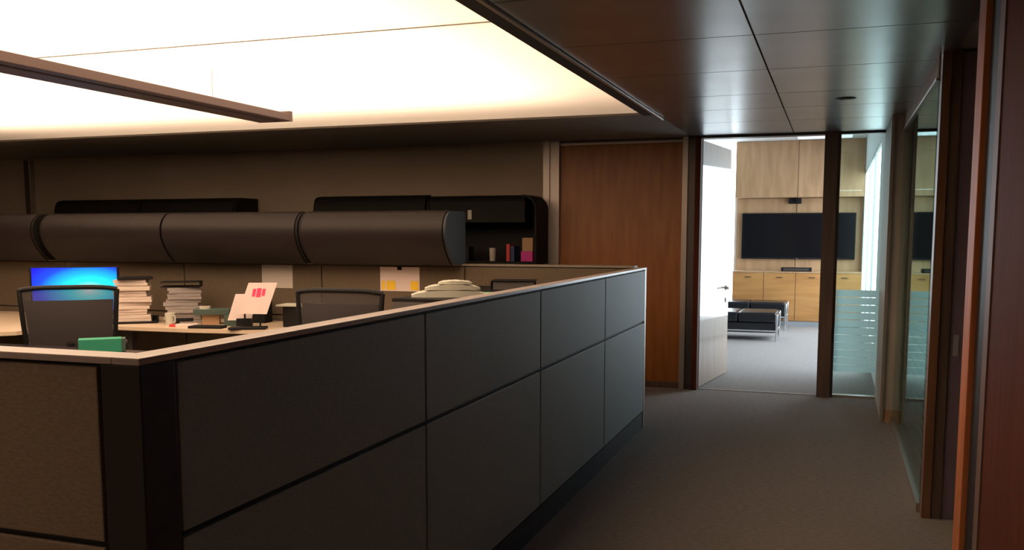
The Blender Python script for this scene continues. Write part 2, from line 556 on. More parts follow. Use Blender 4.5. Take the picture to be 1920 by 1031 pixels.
# meeting room shell
struct(bo('ceiling_meeting_room', 'white_paint', [(-4.3, 0.75, BY + 0.12, MY + 0.4, MZ, MZ + 0.1)]))
wm = struct(bo('wall_far', 'wood_light', [(-1.58, 0.42, MY, MY + 0.15, 0, MZ)]))
struct(bo('wall_meeting_left', 'white_paint', [(-4.3, -4.2, BY + 0.12, MY + 0.15, 0, MZ), (-4.2, -2.95, MY, MY + 0.15, 0, MZ)]))
struct(bo('wall_meeting_right', 'white_paint', [
    (0.42, 0.46, BY + 0.12, 10.35, 0, MZ), (0.42, 0.46, 10.35, MY + 0.15, 0, 0.25), (0.42, 0.46, 10.35, MY + 0.15, 2.48, MZ), (0.42, 0.46, 16.05, MY + 0.15, 0.25, 2.48)]))
w3 = sempty('window_3', (0.5, 12.85, 0.25))
P4 = (0.5, 12.85, 0.25)
bo('glass_pane', 'glass_clear', rel(P4, (0.440, 0.446, 10.35, 16.05, 0.25, 2.48)), w3)
for y in (10.38, 12.25, 14.13, 16.02):
    bo('mullion', 'white_paint', rel(P4, (0.428, 0.452, y - 0.03, y + 0.03, 0.25, 2.48)), w3)
bo('window_frame', 'white_paint', [rel(P4, (0.428, 0.452, 10.35, 16.05, 0.25, 0.28)), rel(P4, (0.428, 0.452, 10.35, 16.05, 2.45, 2.48))], w3)
w4 = sempty('window_4', (-2.27, MY, 0))
P5 = (-2.27, MY, 0)
bo('glass_pane', 'glass_clear', rel(P5, (-2.95, -1.58, MY + 0.07, MY + 0.077, 0, MZ)), w4)
bo('window_frame', 'white_paint', [rel(P5, (-2.95, -2.9, MY + 0.04, MY + 0.11, 0, MZ)), rel(P5, (-1.62, -1.58, MY + 0.04, MY + 0.11, 0, MZ))], w4)
# wooden cladding boards of the far wall
bo('wood_panel', 'wood_light', (-1.58, -0.62, MY - 0.03, MY, 0.88, 2.08), wm)
bo('wood_panel', 'wood_light', (-0.61, 0.42, MY - 0.03, MY, 0.88, 2.08), wm)

# ------------------------------------------------------------------ large objects: partitions
cp = thing('cubicle_partition', 'long low grey fabric cubicle partition running along the corridor', 'partition', (PX - 0.05, 4.3, 0))
P = (PX - 0.05, 4.3, 0)
th = 0.055
bo('frame', 'black_trim', rel(P, (PX - th, PX - 0.012, 1.66, 7.06, 0.0, 1.222)), cp)
for a, b in ((1.665, 2.972), (2.984, 4.342), (4.354, 5.712), (5.724, 7.0)):
    bo('fabric_tile', 'grey_fabric', rel(P, (PX - 0.014, PX, a, b, 0.834, 1.218)), cp, bev=0.004)
    bo('fabric_tile', 'grey_fabric', rel(P, (PX - 0.014, PX, a, b, 0.135, 0.820)), cp, bev=0.004)
for a, b in ((1.665, 2.972), (2.984, 4.342), (4.354, 5.712), (5.724, 6.9)):
    bo('inner_tile', 'fabric', rel(P, (PX - th - 0.008, PX - th + 0.002, a, b, 0.135, 1.218)), cp)
bo('kick_plate', 'black_trim', rel(P, (PX - 0.02, PX - 0.004, 1.66, 7.05, 0, 0.125)), cp)
bo('top_cap', 'cap', rel(P, (PX - th - 0.014, PX + 0.002, 1.545, 7.065, 1.226, 1.242)), cp, bev=0.003)
bo('end_post', 'aluminium', rel(P, (PX - th, PX + 0.001, 7.005, 7.062, 0, 1.226)), cp)
bo('corner_post', 'dark_laminate', rel(P, (PX - 0.10, PX + 0.003, 1.545, 1.655, 0, 1.226)), cp, bev=0.003)

rp = thing('cubicle_partition', 'beige fabric return partition meeting the black corner post at lower left', 'partition', (-2.9, 1.6, 0))
P = (-2.9, 1.6, 0)
bo('frame', 'black_trim', rel(P, (-4.4, PX - 0.10, 1.562, 1.61, 0, 1.226)), rp)
for a, b in ((-2.93, -1.475), (-4.4, -2.942)):
    bo('fabric_tile', 'fabric', rel(P, (a, b, 1.55, 1.564, 0.834, 1.218)), rp, bev=0.004)
    bo('fabric_tile', 'fabric', rel(P, (a, b, 1.55, 1.564, 0.135, 0.820)), rp, bev=0.004)
bo('top_cap', 'cap', rel(P, (-4.4, PX - 0.07, 1.545, 1.62, 1.226, 1.242)), rp, bev=0.003)

xp = thing('cubicle_partition', 'beige fabric cross partition behind the desks under the curved cabinets', 'partition', (-5, 7.0, 0))
P = (-5, 7.0, 0)
bo('frame', 'dark_metal', rel(P, (-9.6, PX - 0.07, 6.965, 7.05, 0, 1.24)), xp)
xs = [-9.6, -8.25, -6.92, -5.56, -4.14, -2.82, PX - 0.075]
for a, b in zip(xs[:-1], xs[1:]):
    bo('fabric_tile', 'shaded_fabric', rel(P, (a + .005, b - .005, 6.95, 6.966, 0.80, 1.232)), xp, bev=0.004)
    bo('fabric_tile', 'shaded_fabric', rel(P, (a + .005, b - .005, 6.95, 6.966, 0.06, 0.788)), xp, bev=0.004)
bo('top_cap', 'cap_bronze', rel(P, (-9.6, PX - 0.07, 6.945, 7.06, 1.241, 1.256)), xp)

# ------------------------------------------------------------------ overhead cabinets with curved fronts


def dprof(h, d, n=14):
    """front curve (y from 0 = back, negative to the front; z from 0) of the rounded cabinet, top to bottom"""
    ctrl = [(-d + 0.16, h), (-d + 0.085, h - 0.012), (-d + 0.036, h - 0.05), (-d + 0.008, h * 0.76), (-d, h * 0.62), (-d + 0.014, h * 0.46), (-d + 0.06, h * 0.27), (-d + 0.13, h * 0.09), (-d + 0.18, 0.0)]
    out = []
    for i in range(len(ctrl) - 1):
        p0 = ctrl[max(i - 1, 0)]
        p1, p2 = ctrl[i], ctrl[i + 1]
        p3 = ctrl[min(i + 2, len(ctrl) - 1)]
        for k in range(3):
            t = k / 3
            out.append(tuple(0.5 * ((2 * p1[a]) + (-p0[a] + p2[a]) * t + (2 * p0[a] - 5 * p1[a] + 4 * p2[a] - p3[a]) * t * t + (-p0[a] + 3 * p1[a] - 3 * p2[a] + p3[a]) * t ** 3) for a in (0, 1)))
    out.append(ctrl[-1])
    return out


def overhead(x0, x1, y, z, h, d, label, group, ends=(False, False), frontm='bin_paint'):
    """y = back plane"""
    cx = (x0 + x1) / 2
    t = thing('overhead_cabinet', label, 'cabinet', (cx, y, z), 0, group)
    hw = (x1 - x0) / 2
    cur = dprof(h, d)
    inner = [(yy + 0.02, zz * 0.96 + h * 0.02) for yy, zz in cur]
    bm = bmesh.new()
    prism_x(bm, inner + [(0, h * 0.02), (0, h * 0.98)], -hw + 0.012, hw - 0.012)
    link('cabinet_body', bm, 'black_matte', t)
    bm = bmesh.new()
    shell_x(bm, cur, -hw + 0.006, hw - 0.006, 0.014)
    link('curved_door', bm, frontm, t, True)
    bm = bmesh.new()
    box(bm, -hw, hw, -0.2, 0, h * 0.985, h * 0.985 + 0.012)
    link('top_panel', bm, frontm, t)
    for s, on in ((-1, ends[0]), (1, ends[1])):
        if on:
            bm = bmesh.new()
            xx = s * hw
            big = [(yy - 0.006, zz * 1.02 - 0.002) for yy, zz in cur]
            prism_x(bm, big + [(0, -0.002), (0, h * 1.018)], min(xx, xx + s * 0.02), max(xx, xx + s * 0.02))
            link('end_panel', bm, 'bin_end_daylit' if on == 2 else 'black_matte', t)
    return t


G1 = 'curved overhead cabinets on the cross partition'
overhead(-8.25, -6.96, 7.02, 1.257, 0.413, 0.41, 'curved dark brown overhead cabinet cut off by the left edge', G1, (False, 1))
overhead(-6.84, -5.515, 7.02, 1.257, 0.413, 0.41, 'curved dark brown overhead cabinet directly above the blue monitor', G1, (1, False))
overhead(-5.505, -4.175, 7.02, 1.257, 0.413, 0.41, 'curved dark brown overhead cabinet above the paper stacks, second door of its pair', G1, (False, 1))
overhead(-4.12, -2.86, 7.02, 1.257, 0.413, 0.41, 'curved dark brown overhead cabinet with exposed end tinted as daylit', G1, (1, 2))
G2 = 'black overhead cabinets on the back wall'
overhead(-8.6, -7.37, 8.94, 1.21, 0.665, 0.44, 'black wall cabinet behind, leftmost of the back row', G2, frontm='black_matte')
overhead(-7.36, -6.14, 8.94, 1.21, 0.665, 0.44, 'black wall cabinet behind, left group, with the rounded right end', G2, (False, 1), frontm='black_matte')
overhead(-5.13, -3.87, 8.94, 1.21, 0.665, 0.44, 'black closed wall cabinet beside the open wall shelf', G2, (1, False), frontm='black_matte')

# open wall shelf at the right end of the back row
sh = thing('wall_shelf', 'black open wall shelf with rounded corner holding small items', 'shelf', (-3.25, 8.94, 1.21))
cur = dprof(0.665, 0.44)
bm = bmesh.new()
prism_x(bm, cur[:8] + [(0, 0.64), (0, 0.665)], -0.61, 0.41)
link('top_shell', bm, 'black_matte', sh, True)
bo('shelf_board', 'black_matte', (-0.61, 0.52, -0.36, 0, 0.0, 0.018), sh)
bo('back_panel', 'black_matte', [(-0.61, 0.42, -0.015, 0, 0.0, 0.65), (0.42, 0.52, -0.015, 0, 0.0, 0.6)], sh)
bm = bmesh.new()
prism_x(bm, cur + [(0, 0), (0, 0.665)], -0.61, -0.59)
link('end_panel', bm, 'black_matte', sh)
bo('end_panel', 'black_matte', (0.52, 0.54, -0.43, 0, 0, 0.53), sh)
bm = bmesh.new()
arc = [(0.40 + r * math.sin(a), 0.525 + r * math.cos(a)) for r, rng in ((0.14, range(9)), (0.12, range(8, -1, -1))) for a in [k * math.pi / 16 for k in rng]]
fa = [bm.verts.new((x, -0.43, z)) for x, z in arc]
fb = [bm.verts.new((x, 0, z)) for x, z in arc]
for i in range(len(arc)):
    j = (i + 1) % len(arc)
    bm.faces.new((fa[i], fa[j], fb[j], fb[i]))
for q in (fa, fb):
    for i in range(8):
        bm.faces.new((q[i], q[i + 1], q[16 - i], q[17 - i]))
link('rounded_corner', bm, 'black_matte', sh)
bo('flipper_door', 'black_matte', (-0.58, 0.42, -0.42, -0.40, 0.40, 0.60), sh)

# ------------------------------------------------------------------ desks
dk = thing('desk', 'beige L-shaped desk against the cross partition, with monitor and papers', 'desk', (-5, 6.4, 0))
P = (-5, 6.4, 0)
bm = bmesh.new()
pts = [(-8.2, 6.94), (-8.2, 5.35), (-6.15, 5.35), (-6.0, 5.5), (-6.0, 5.95), (-5.85, 6.08), (-4.9, 6.1), (-4.4, 6.17), (-4.0, 6.28), (-3.6, 6.3), (-2.8, 6.3), (-2.8, 6.94)]
lo = [bm.verts.new((x + 5, y - 6.4, 0.712)) for x, y in pts]
hi = [bm.verts.new((x + 5, y - 6.4, 0.742)) for x, y in pts]
for i in range(len(pts)):
    j = (i + 1) % len(pts)
    bm.faces.new((lo[i], lo[j], hi[j], hi[i]))
bm.faces.new(lo[::-1])
bm.faces.new(hi)
link('desk_top', bm, 'desk_beige', dk)
for x, y in ((-8.1, 5.45), (-6.3, 5.5), (-5.6, 6.3), (-2.9, 6.5), (-8.1, 6.8), (-4.2, 6.6)):
    bo('leg', 'dark_metal', (x + 5 - .03, x + 5 + .03, y - 6.4 - .03, y - 6.4 + .03, 0, 0.712), dk)

d2 = thing('desk', 'dark glossy desk in the near cubicle, hidden behind the low partition', 'desk', (-5.4, 4.3, 0))
bo('desk_top', 'desk_dark', (-1.4, 1.3, -0.5, 0.58, 0.71, 0.74), d2, bev=0.004)
for x in (-1.3, 1.2):
    bo('side_panel', 'desk_dark', (x - .02, x + .02, -0.45, 0.5, 0, 0.71), d2)

for k, (y0, y1, lab) in enumerate(((5.3, 6.05, 'low storage cabinet under the pile of pale papers'), (6.07, 6.84, 'low storage cabinet in the corner under the black binder'))):
    c = thing('storage_cabinet', lab, 'cabinet', (-2.28, (y0 + y1) / 2, 0), 0, 'low storage cabinets beside the partition')
    hy = (y1 - y0) / 2
    bo('cabinet_body', 'dark_paint', (-0.36, 0.36, -hy, hy, 0.02, 1.07), c)
    bo('cabinet_top', 'black_matte', (-0.37, 0.37, -hy, hy, 1.07, 1.09), c)
    for s in (-1, 1):
        d = bo('door', 'dark_paint', (-0.378, -0.36, min(0.005 * s, (hy - .01) * s), max(0.005 * s, (hy - .01) * s), 0.05, 1.05), c)
        bo('handle', 'aluminium', (-0.395, -0.378, 0.04 * s - .008, 0.04 * s + .008, 0.5, 0.62), d)

# ------------------------------------------------------------------ meeting room furniture
ub = thing('projector_box', 'pale wooden overhead bulkhead box above the television', 'cupboard', (-0.58, MY - 0.03, 2.09))
for x0, x1 in ((-1.0, -0.02), (-0.01, 0.995)):
    bo('front_panel', 'wood_light', (x0, x1, -0.30, -0.28, 0, 0.905), ub)
bo('box_body', 'wood_light', (-1.0, 0.995, -0.28, 0, 0.0, 0.905), ub)

cr = thing('credenza', 'honey wood credenza below the television', 'cabinet', (-0.58, MY - 0.055, 0))
bo('cabinet_body', 'wood_honey', (-1.0, 0.995, -0.41, -0.002, 0.0, 0.865), cr)
bo('cabinet_top', 'wood_light', (-1.0, 0.995, -0.43, 0, 0.865, 0.885), cr)
xs = [-1.0, -0.5, 0.0, 0.5, 0.995]
bo('plinth', 'grey_skirting', (-1.0, 0.995, -0.425, -0.411, 0, 0.08), cr)
for a, b in zip(xs[:-1], xs[1:]):
    d = bo('door', 'wood_honey', (a + .004, b - .004, -0.43, -0.41, 0.09, 0.86), cr)
    bo('handle', 'dark_metal', ((a + b) / 2 - .05, (a + b) / 2 + .05, -0.445, -0.43, 0.79, 0.80), d)

tv = thing('television', 'large black flat television on the wooden wall', 'television', (-0.585, MY - 0.03, 1.08))
bo('frame', 'black_plastic', (-0.90, 0.90, -0.06, 0, 0.0, 0.76), tv, bev=0.006)
bo('screen', 'tv_glass', (-0.88, 0.88, -0.063, -0.058, 0.03, 0.74), tv)
bo('standby_light', 'aluminium', (-0.02, 0.02, -0.064, -0.06, 0.008, 0.014), tv)

wc = thing('conference_camera', 'small black conference camera on the wall above the television', 'camera', (-0.64, MY - 0.03, 1.99))
bo('camera_body', 'black_plastic', (-0.10, 0.10, -0.09, 0, 0.0, 0.085), wc, bev=0.01)
bm = bmesh.new()
cyl(bm, (0, -0.089, 0.042), (0, -0.105, 0.042), 0.028)
link('lens', bm, 'tv_glass', wc, True)
bo('bracket', 'dark_metal', (-0.03, 0.03, -0.03, 0, 0.085, 0.10), wc)

sb = thing('soundbar', 'slim black soundbar on the credenza top', 'soundbar', (-0.58, MY - 0.3, 0.885))
bo('speaker_body', 'black_plastic', (-0.24, 0.24, -0.06, 0.06, 0.0, 0.065), sb, bev=0.01)
bo('grille', 'dark_metal', (-0.2, 0.2, -0.063, -0.058, 0.012, 0.053), sb)

rl = thing('recessed_light', 'bright rectangular ceiling light over the far wooden wall', 'ceiling light', (-0.15, 15.3, MZ))
bo('diffuser', 'lit_light', (-0.45, 0.35, -0.25, 0.25, -0.012, -0.002), rl)
bo('frame', 'white_paint', [(-0.47, 0.37, -0.27, -0.25, -0.015, 0), (-0.47, 0.37, 0.25, 0.27, -0.015, 0), (-0.47, -0.45, -0.25, 0.25, -0.015, 0), (0.35, 0.37, -0.25, 0.25, -0.015, 0)], rl)


def bench(x0, x1, y0, y1, z0, z1, label):
    b = thing('leather_bench', label, 'bench', ((x0 + x1) / 2, (y0 + y1) / 2, 0), 0, 'black leather benches in the meeting room')
    hx, hy = (x1 - x0) / 2, (y1 - y0) / 2
    zm = (z0 + z1) / 2
    bo('base_cushion', 'leather', (-hx, hx, -hy, hy, z0, zm - .003), b, bev=0.025)
    k = 3
    for i in range(k):
        a = -hx + 2 * hx * i / k
        bo('seat_cushion', 'leather', (a + .004, a + 2 * hx / k - .004, -hy, hy, zm + .003, z1), b, bev=0.03)
    for sx in (-1, 1):
        for sy in (-1, 1):
            bm = bmesh.new()
            x, y = sx * (hx + 0.012), sy * (hy + 0.012)
            cyl(bm, (x, y, 0), (x, y, z1 - 0.02), 0.018)
            link('leg', bm, 'chrome', b, True)
    bm = bmesh.new()
    x, y = hx + 0.012, hy + 0.012
    for sx in (-1, 1):
        cyl(bm, (sx * x, -y, z0 + .03), (sx * x, y, z0 + .03), 0.012)
        cyl(bm, (sx * x, -y, z1 - .05), (sx * x, y, z1 - .05), 0.012)
    for sy in (-1, 1):
        cyl(bm, (-x, sy * y, z0 + .03), (x, sy * y, z0 + .03), 0.012)
    link('rail', bm, 'chrome', b, True)
    return b


bench(-2.3, -0.74, 13.38, 14.05, 0.11, 0.40, 'nearer black leather bench with chrome legs beside the open door')
bench(-2.3, -0.70, 15.0, 15.55, 0.17, 0.43, 'farther black leather bench with chrome frame nearest the credenza')

# ------------------------------------------------------------------ suspended uplighter


def luminaire(x, label):
    t = thing('suspended_light', label, 'pendant light', (x, 3.1, 2.19), 0, 'suspended uplighters')
    bo('housing', 'luminaire', (-0.12, 0.02, -1.93, 1.93, 0.0, 0.06), t, bev=0.004)
    bo('lens_strip', 'lens', (0.02, 0.055, -1.9, 1.9, 0.012, 0.03), t)
    bo('side_rail', 'luminaire', (0.055, 0.115, -1.93, 1.93, 0.0, 0.045), t, bev=0.004)
    bo('end_cap', 'luminaire', (-0.12, 0.115, 1.93, 1.96, 0.0, 0.06), t)
    for y in (-1.4, 1.4):
        bm = bmesh.new()
        cyl(bm, (-0.05, y, 0.06), (-0.05, y, 0.235), 0.003, n=6)
        link('suspension_wire', bm, 'aluminium', t)
    return t


luminaire(-3.31, 'long brown linear uplighter hanging below the bright ceiling recess')
luminaire(-6.55, 'long linear uplighter hanging farther left over the cubicles')

# small ceiling spotlight in the corridor
sp = thing('recessed_spotlight', 'small round black recessed spotlight in the corridor metal ceiling', 'ceiling light', (0.035, 6.76, CZ))
bm = bmesh.new()
cyl(bm, (0, 0, -0.008), (0, 0, -0.001), 0.058, 0.07, n=24)
link('ring', bm, 'black_plastic', sp, True)
bm = bmesh.new()
cyl(bm, (0, 0, -0.010), (0, 0, -0.008), 0.035, n=20)
link('lens', bm, 'tv_glass', sp, True)

# ------------------------------------------------------------------ office chairs


def office_chair(label, loc, rz):
    t = thing('office_chair', label, 'chair', loc, rz, 'mesh back office chairs')

    def fr(u, v):   # backrest surface: u -1..1 across, v 0..1 up ; facing +y, back bulges
        wv = 0.285 + 0.035 * v
        x = u * wv
        y = -0.24 - 0.05 * v - 0.03 * math.sin(v * 3.0) + 0.05 * u * u
        z = 0.60 + 0.52 * v - 0.02 * (abs(u) ** 4) * (v > 0.9)
        return Vector((x, y, z))
    bm = bmesh.new()
    nu, nv = 12, 10
    grid = [[bm.verts.new(fr(-1 + 2 * i / nu, j / nv)) for i in range(nu + 1)] for j in range(nv + 1)]
    for j in range(nv):
        for i in range(nu):
            bm.faces.new((grid[j][i], grid[j][i + 1], grid[j + 1][i + 1], grid[j + 1][i]))
    link('backrest_mesh', bm, 'mesh_fabric', t, True)
    bm = bmesh.new()
    g1 = [[bm.verts.new(fr(-0.93 + 1.86 * i / nu, 0.03 + 0.79 * j / nv) + Vector((0, 0.02, 0))) for i in range(nu + 1)] for j in range(nv + 1)]
    for j in range(nv):
        for i in range(nu):
            bm.faces.new((g1[j][i], g1[j][i + 1], g1[j + 1][i + 1], g1[j + 1][i]))
    link('backrest_pad', bm, 'mesh_solid', t, True)
    bm = bmesh.new()
    loop = [fr(-1 + 2 * i / nu, 0) for i in range(nu + 1)] + [fr(1, j / nv) for j in range(1, nv + 1)] + \
           [fr(1 - 2 * i / nu, 1) for i in range(1, nu + 1)] + [fr(-1, 1 - j / nv) for j in range(1, nv + 1)]
    tube(bm, loop, 0.017)
    link('backrest_frame', bm, 'black_plastic', t, True)
    bm = bmesh.new()
    tube(bm, [Vector((0, -0.30, 0.72)), Vector((0, -0.27, 0.55)), Vector((0, -0.12, 0.42)), Vector((0, 0.0, 0.41))], 0.025)
    link('spine', bm, 'black_plastic', t, True)
    bo('seat', 'black_matte', (-0.25, 0.25, -0.2, 0.27, 0.43, 0.50), t, bev=0.03)
    for s in (-1, 1):
        bm = bmesh.new()
        tube(bm, [Vector((s * 0.2, 0, 0.43)), Vector((s * 0.30, 0, 0.45)), Vector((s * 0.31, 0, 0.66))], 0.016)
        a = link('arm_post', bm, 'dark_metal', t, True)
        bo('arm_pad', 'dark_paint', (s * 0.31 - .04, s * 0.31 + .04, -0.13, 0.14, 0.66, 0.69), a, bev=0.012)
    bm = bmesh.new()
    cyl(bm, (0, 0, 0.09), (0, 0, 0.43), 0.028)
    link('gas_column', bm, 'dark_metal', t, True)
    for k in range(5):
        an = 2 * math.pi * k / 5 + 0.3
        c, s = math.cos(an), math.sin(an)
        bm = bmesh.new()
        cyl(bm, (0, 0, 0.10), (0.30 * c, 0.30 * s, 0.07), 0.028, 0.016)
        l = link('base_arm', bm, 'black_plastic', t, True)
        bm = bmesh.new()
        px, py = 0.30 * c, 0.30 * s
        cyl(bm, (px - 0.02 * s, py + 0.02 * c, 0.028), (px + 0.02 * s, py - 0.02 * c, 0.028), 0.028)
        link('caster', bm, 'black_plastic', l, True)
    return t


office_chair('black mesh back office chair in front of the blue monitor', (-5.33, 5.41, 0), math.radians(38))
office_chair('black mesh back office chair farther right, behind the standing card', (-3.17, 5.78, 0), math.radians(2))

# ------------------------------------------------------------------ monitor
mo = thing('computer_monitor', 'flat monitor glowing blue and cyan on the desk behind the mesh chair', 'monitor', (-6.13, 6.25, 0.742), math.radians(36))
# local: screen faces -y
bo('housing', 'black_plastic', (-0.35, 0.35, -0.01, 0.03, 0.08, 0.48), mo, bev=0.006)
scr = bo('screen', 'screen', (-0.333, 0.333, -0.003, 0.0, 0.0, 0.372), mo)
scr.location = (0, -0.0095, 0.097)
bo('stand_neck', 'black_plastic', (-0.03, 0.03, 0.03, 0.06, 0.01, 0.25), mo)
bo('stand_foot', 'black_plastic', (-0.13, 0.13, -0.07, 0.12, 0.0, 0.012), mo, bev=0.004)

# ------------------------------------------------------------------ paper bundles
VA = math.radians(38)


def bundle(x, y, z, wd, dp, h, rz, m, label, group):
    o = bpy.data.objects.new('paper_bundle', None)
    bm = bmesh.new()
    # slightly skewed leaves: several thin slabs joined as one bundle of sheets
    k = max(1, int(h / 0.022))
    for i in range(k):
        dx, dy = random.uniform(-.016, .016), random.uniform(-.012, .012)
        box(bm, -wd / 2 + dx, wd / 2 + dx, -dp / 2 + dy, dp / 2 + dy, h * i / k, h * (i + 0.92) / k)
    o = link('paper_bundle', bm, m)
    o.location = (x, y, z)
    o.rotation_euler = (0, 0, rz)
    return tag(o, label, 'papers', group)


ordn = ['lowest', 'second from the bottom', 'third from the bottom', 'fourth from the bottom', 'fifth from the bottom', 'sixth from the bottom', 'topmost']
gp = 'cream paper bundles stacked beside the monitor'
z = 0.742
tray = bo('paper_tray', 'black_plastic', [(-.18, .18, -.14, .14, 0, .008), (-.18, .18, .132, .14, .008, .045), (-.18, -.172, -.14, .14, .008, .04), (.172, .18, -.14, .14, .008, .04), (-.18, .18, -.14, -.132, .008, .02)])
tray.location = (-5.645, 6.41, z)
tray.rotation_euler = (0, 0, VA)
tag(tray, 'low black tray under the cream paper stack', 'tray')
z = 0.742 + 0.0095
for i, h in enumerate((0.065, 0.045, 0.06, 0.045, 0.05, 0.04, 0.05)):
    bundle(-5.655 + random.uniform(-.018, .018) * (i > 0), 6.41, z, 0.26, 0.2, h, VA + random.uniform(-.13, .13) * (i > 0), 'paper',
           'cream paper bundle beside the monitor, %s of its stack' % ordn[i], gp)
    z += h + 0.001
bd = bo('binder', 'black_matte', (-.14, .14, -.11, .11, 0, .022), bev=0.004)
bd.location = (-5.64, 6.41, z)
bd.rotation_euler = (0, 0, VA + .1)
tag(bd, 'black folder lying on top of the cream paper stack', 'folder')
z = 0.742
for i, h in enumerate((0.085, 0.06, 0.055, 0.05, 0.05)):
    bundle(-5.28 + random.uniform(-.015, .015), 6.58, z, 0.30 - .01 * i, 0.22, h, VA + random.uniform(-.12, .12), 'paper_shaded',
           'shade-darkened paper bundle in the right-hand stack, %s' % (ordn[i] if i < 4 else 'topmost'), 'shade-darkened paper bundles stacked right of the cream stack')
    z += h + 0.001
bd = bo('binder', 'black_matte', [(-.17, .15, -.12, .12, 0, .006), (-.17, .15, -.12, .12, .04, .046), (.144, .15, -.12, .12, 0, .046)])
bd.location = (-5.28, 6.58, z)
bd.rotation_euler = (0, 0, VA - .1)
tag(bd, 'black ring binder lying on top of the shade-darkened paper stack', 'binder')

# ------------------------------------------------------------------ small desk items
mg = thing('mug', 'small white mug in front of the shade-darkened paper stack', 'mug', (-5.22, 6.33, 0.742))
bm = bmesh.new()
cyl(bm, (0, 0, 0), (0, 0, 0.10), 0.036, 0.042, n=20)
link('cup', bm, 'paper_white', mg, True)
bm = bmesh.new()
tube(bm, [Vector((0.036, -0.01, 0.08)), Vector((0.065, -0.02, 0.075)), Vector((0.065, -0.02, 0.03)), Vector((0.036, -0.01, 0.02))], 0.006)
link('handle', bm, 'paper_white', mg, True)

pc = thing('stapler', 'black stapler beside the white mug', 'stapler', (-5.10, 6.36, 0.742), 0.6)
bo('base', 'black_plastic', (-.07, .07, -.016, .016, 0, .012), pc, bev=.003)
bm = bmesh.new()
box(bm, -.07, .07, -.015, .015, .03, .06, bev=.008)
box(bm, -.07, -.04, -.012, .012, .01, .035)
link('head', bm, 'black_plastic', pc, True)

mk = thing('pen_box', 'white pen box with red end on the desk', 'box', (-5.04, 6.24, 0.742), 0.45)
bo('sleeve', 'card_white', (-.04, .13, -.03, .03, 0, .022), mk, bev=.002)
bo('cap_end', 'red', (-.09, -.04, -.029, .029, 0, .021), mk, bev=.002)

bk = bo('card_box', 'tan', (-.07, .07, -.05, .05, 0, .085), bev=.003)
bk.location = (-4.94, 6.5, 0.742)
bk.rotation_euler = (0, 0, .55)
tag(bk, 'small tan card box on the desk beneath the dark green folders', 'box')
g2 = bo('folder_stack', 'green_dark', (-.17, .12, -.09, .09, 0, .045), bev=.004)
g2.location = (-4.90, 6.51, 0.742 + .0855)
g2.rotation_euler = (0, 0, .5)
tag(g2, 'dark green folder resting on the tan card box', 'folder')
g3 = bo('document_box', 'green_dark', (-.1, .1, -.07, .07, 0, .085), bev=.004)
g3.location = (-4.68, 6.5, 0.742)
g3.rotation_euler = (0, 0, .5)
tag(g3, 'low dark green document box left of the standing card', 'box')
g4 = bo('document_box', 'black_matte', (-.12, .12, -.07, .07, 0, .22), bev=.006)
g4.location = (-4.68, 6.76, 0.742)
g4.rotation_euler = (0, 0, .12)
tag(g4, 'black document box standing against the partition behind the card', 'box')
tr = thing('tape_roll', 'cream tape roll lying on the dark green folder', 'tape', (-4.97, 6.46, 0.742 + .131))
bm = bmesh.new()
for r0, r1 in ((0.045, 0.045),):
    cyl(bm, (0, 0, 0), (0, 0, 0.022), 0.045, n=24)
link('tape', bm, 'paper_white', tr, True)
bm = bmesh.new()
cyl(bm, (0, 0, 0.0221), (0, 0, 0.0225), 0.03, n=20)
link('core', bm, 'tan', tr, True)

# standing cards
cs = thing('desk_calendar', 'tilted white standing card with a pink print', 'card', (-4.36, 6.22, 0.742), 0.42)
bo('card_holder', 'black_plastic', (-.17, .12, -.03, .10, 0, .02), cs, bev=.004)


def sheet(pts, t, m, parent, name):
    """a flat sheet given by four local (x,z) corners, leaning back by y = 0.25 z"""
    bm = bmesh.new()
    f = [bm.verts.new((x, 0.22 * z, z)) for x, z in pts]
    b = [bm.verts.new((x, 0.22 * z + t, z)) for x, z in pts]
    k = len(pts)
    bm.faces.new(f)
    bm.faces.new(b[::-1])
    for i in range(k):
        j = (i + 1) % k
        bm.faces.new((f[i], b[i], b[j], f[j]))
    return link(name, bm, m, parent)


c1 = sheet([(-.10, .125), (.125, .12), (.205, .368), (-.02, .368)], .003, 'card_white', cs, 'card')
c1.location = (0, 0, 0)
a = sheet([(0.007, 0.260), (0.032, 0.260), (0.042, 0.320), (0.017, 0.320)], .001, 'pink_print', c1, 'print')
a.location = (0, -.002, 0)
a = sheet([(0.039, 0.255), (0.074, 0.255), (0.084, 0.325), (0.049, 0.325)], .001, 'pink_print', c1, 'print')
a.location = (0, -.002, 0)
a = sheet([(0.082, 0.265), (0.107, 0.265), (0.117, 0.320), (0.092, 0.320)], .001, 'pink_print', c1, 'print')
a.location = (0, -.002, 0)
bo('easel_leg', 'black_plastic', [(-.06, -.048, .06, .075, .018, .16), (.06, .072, .06, .075, .018, .16)], cs)
c2 = thing('note_card', 'plain white card standing half behind the pink-print card', 'card', (-4.50, 6.33, 0.742), 0.42)
k = sheet([(-.13, .06), (.06, .06), (.10, .27), (-.07, .27)], .003, 'card_white', c2, 'card')
bo('card_stand', 'black_plastic', (-.06, .06, .01, .07, 0, .075), c2)

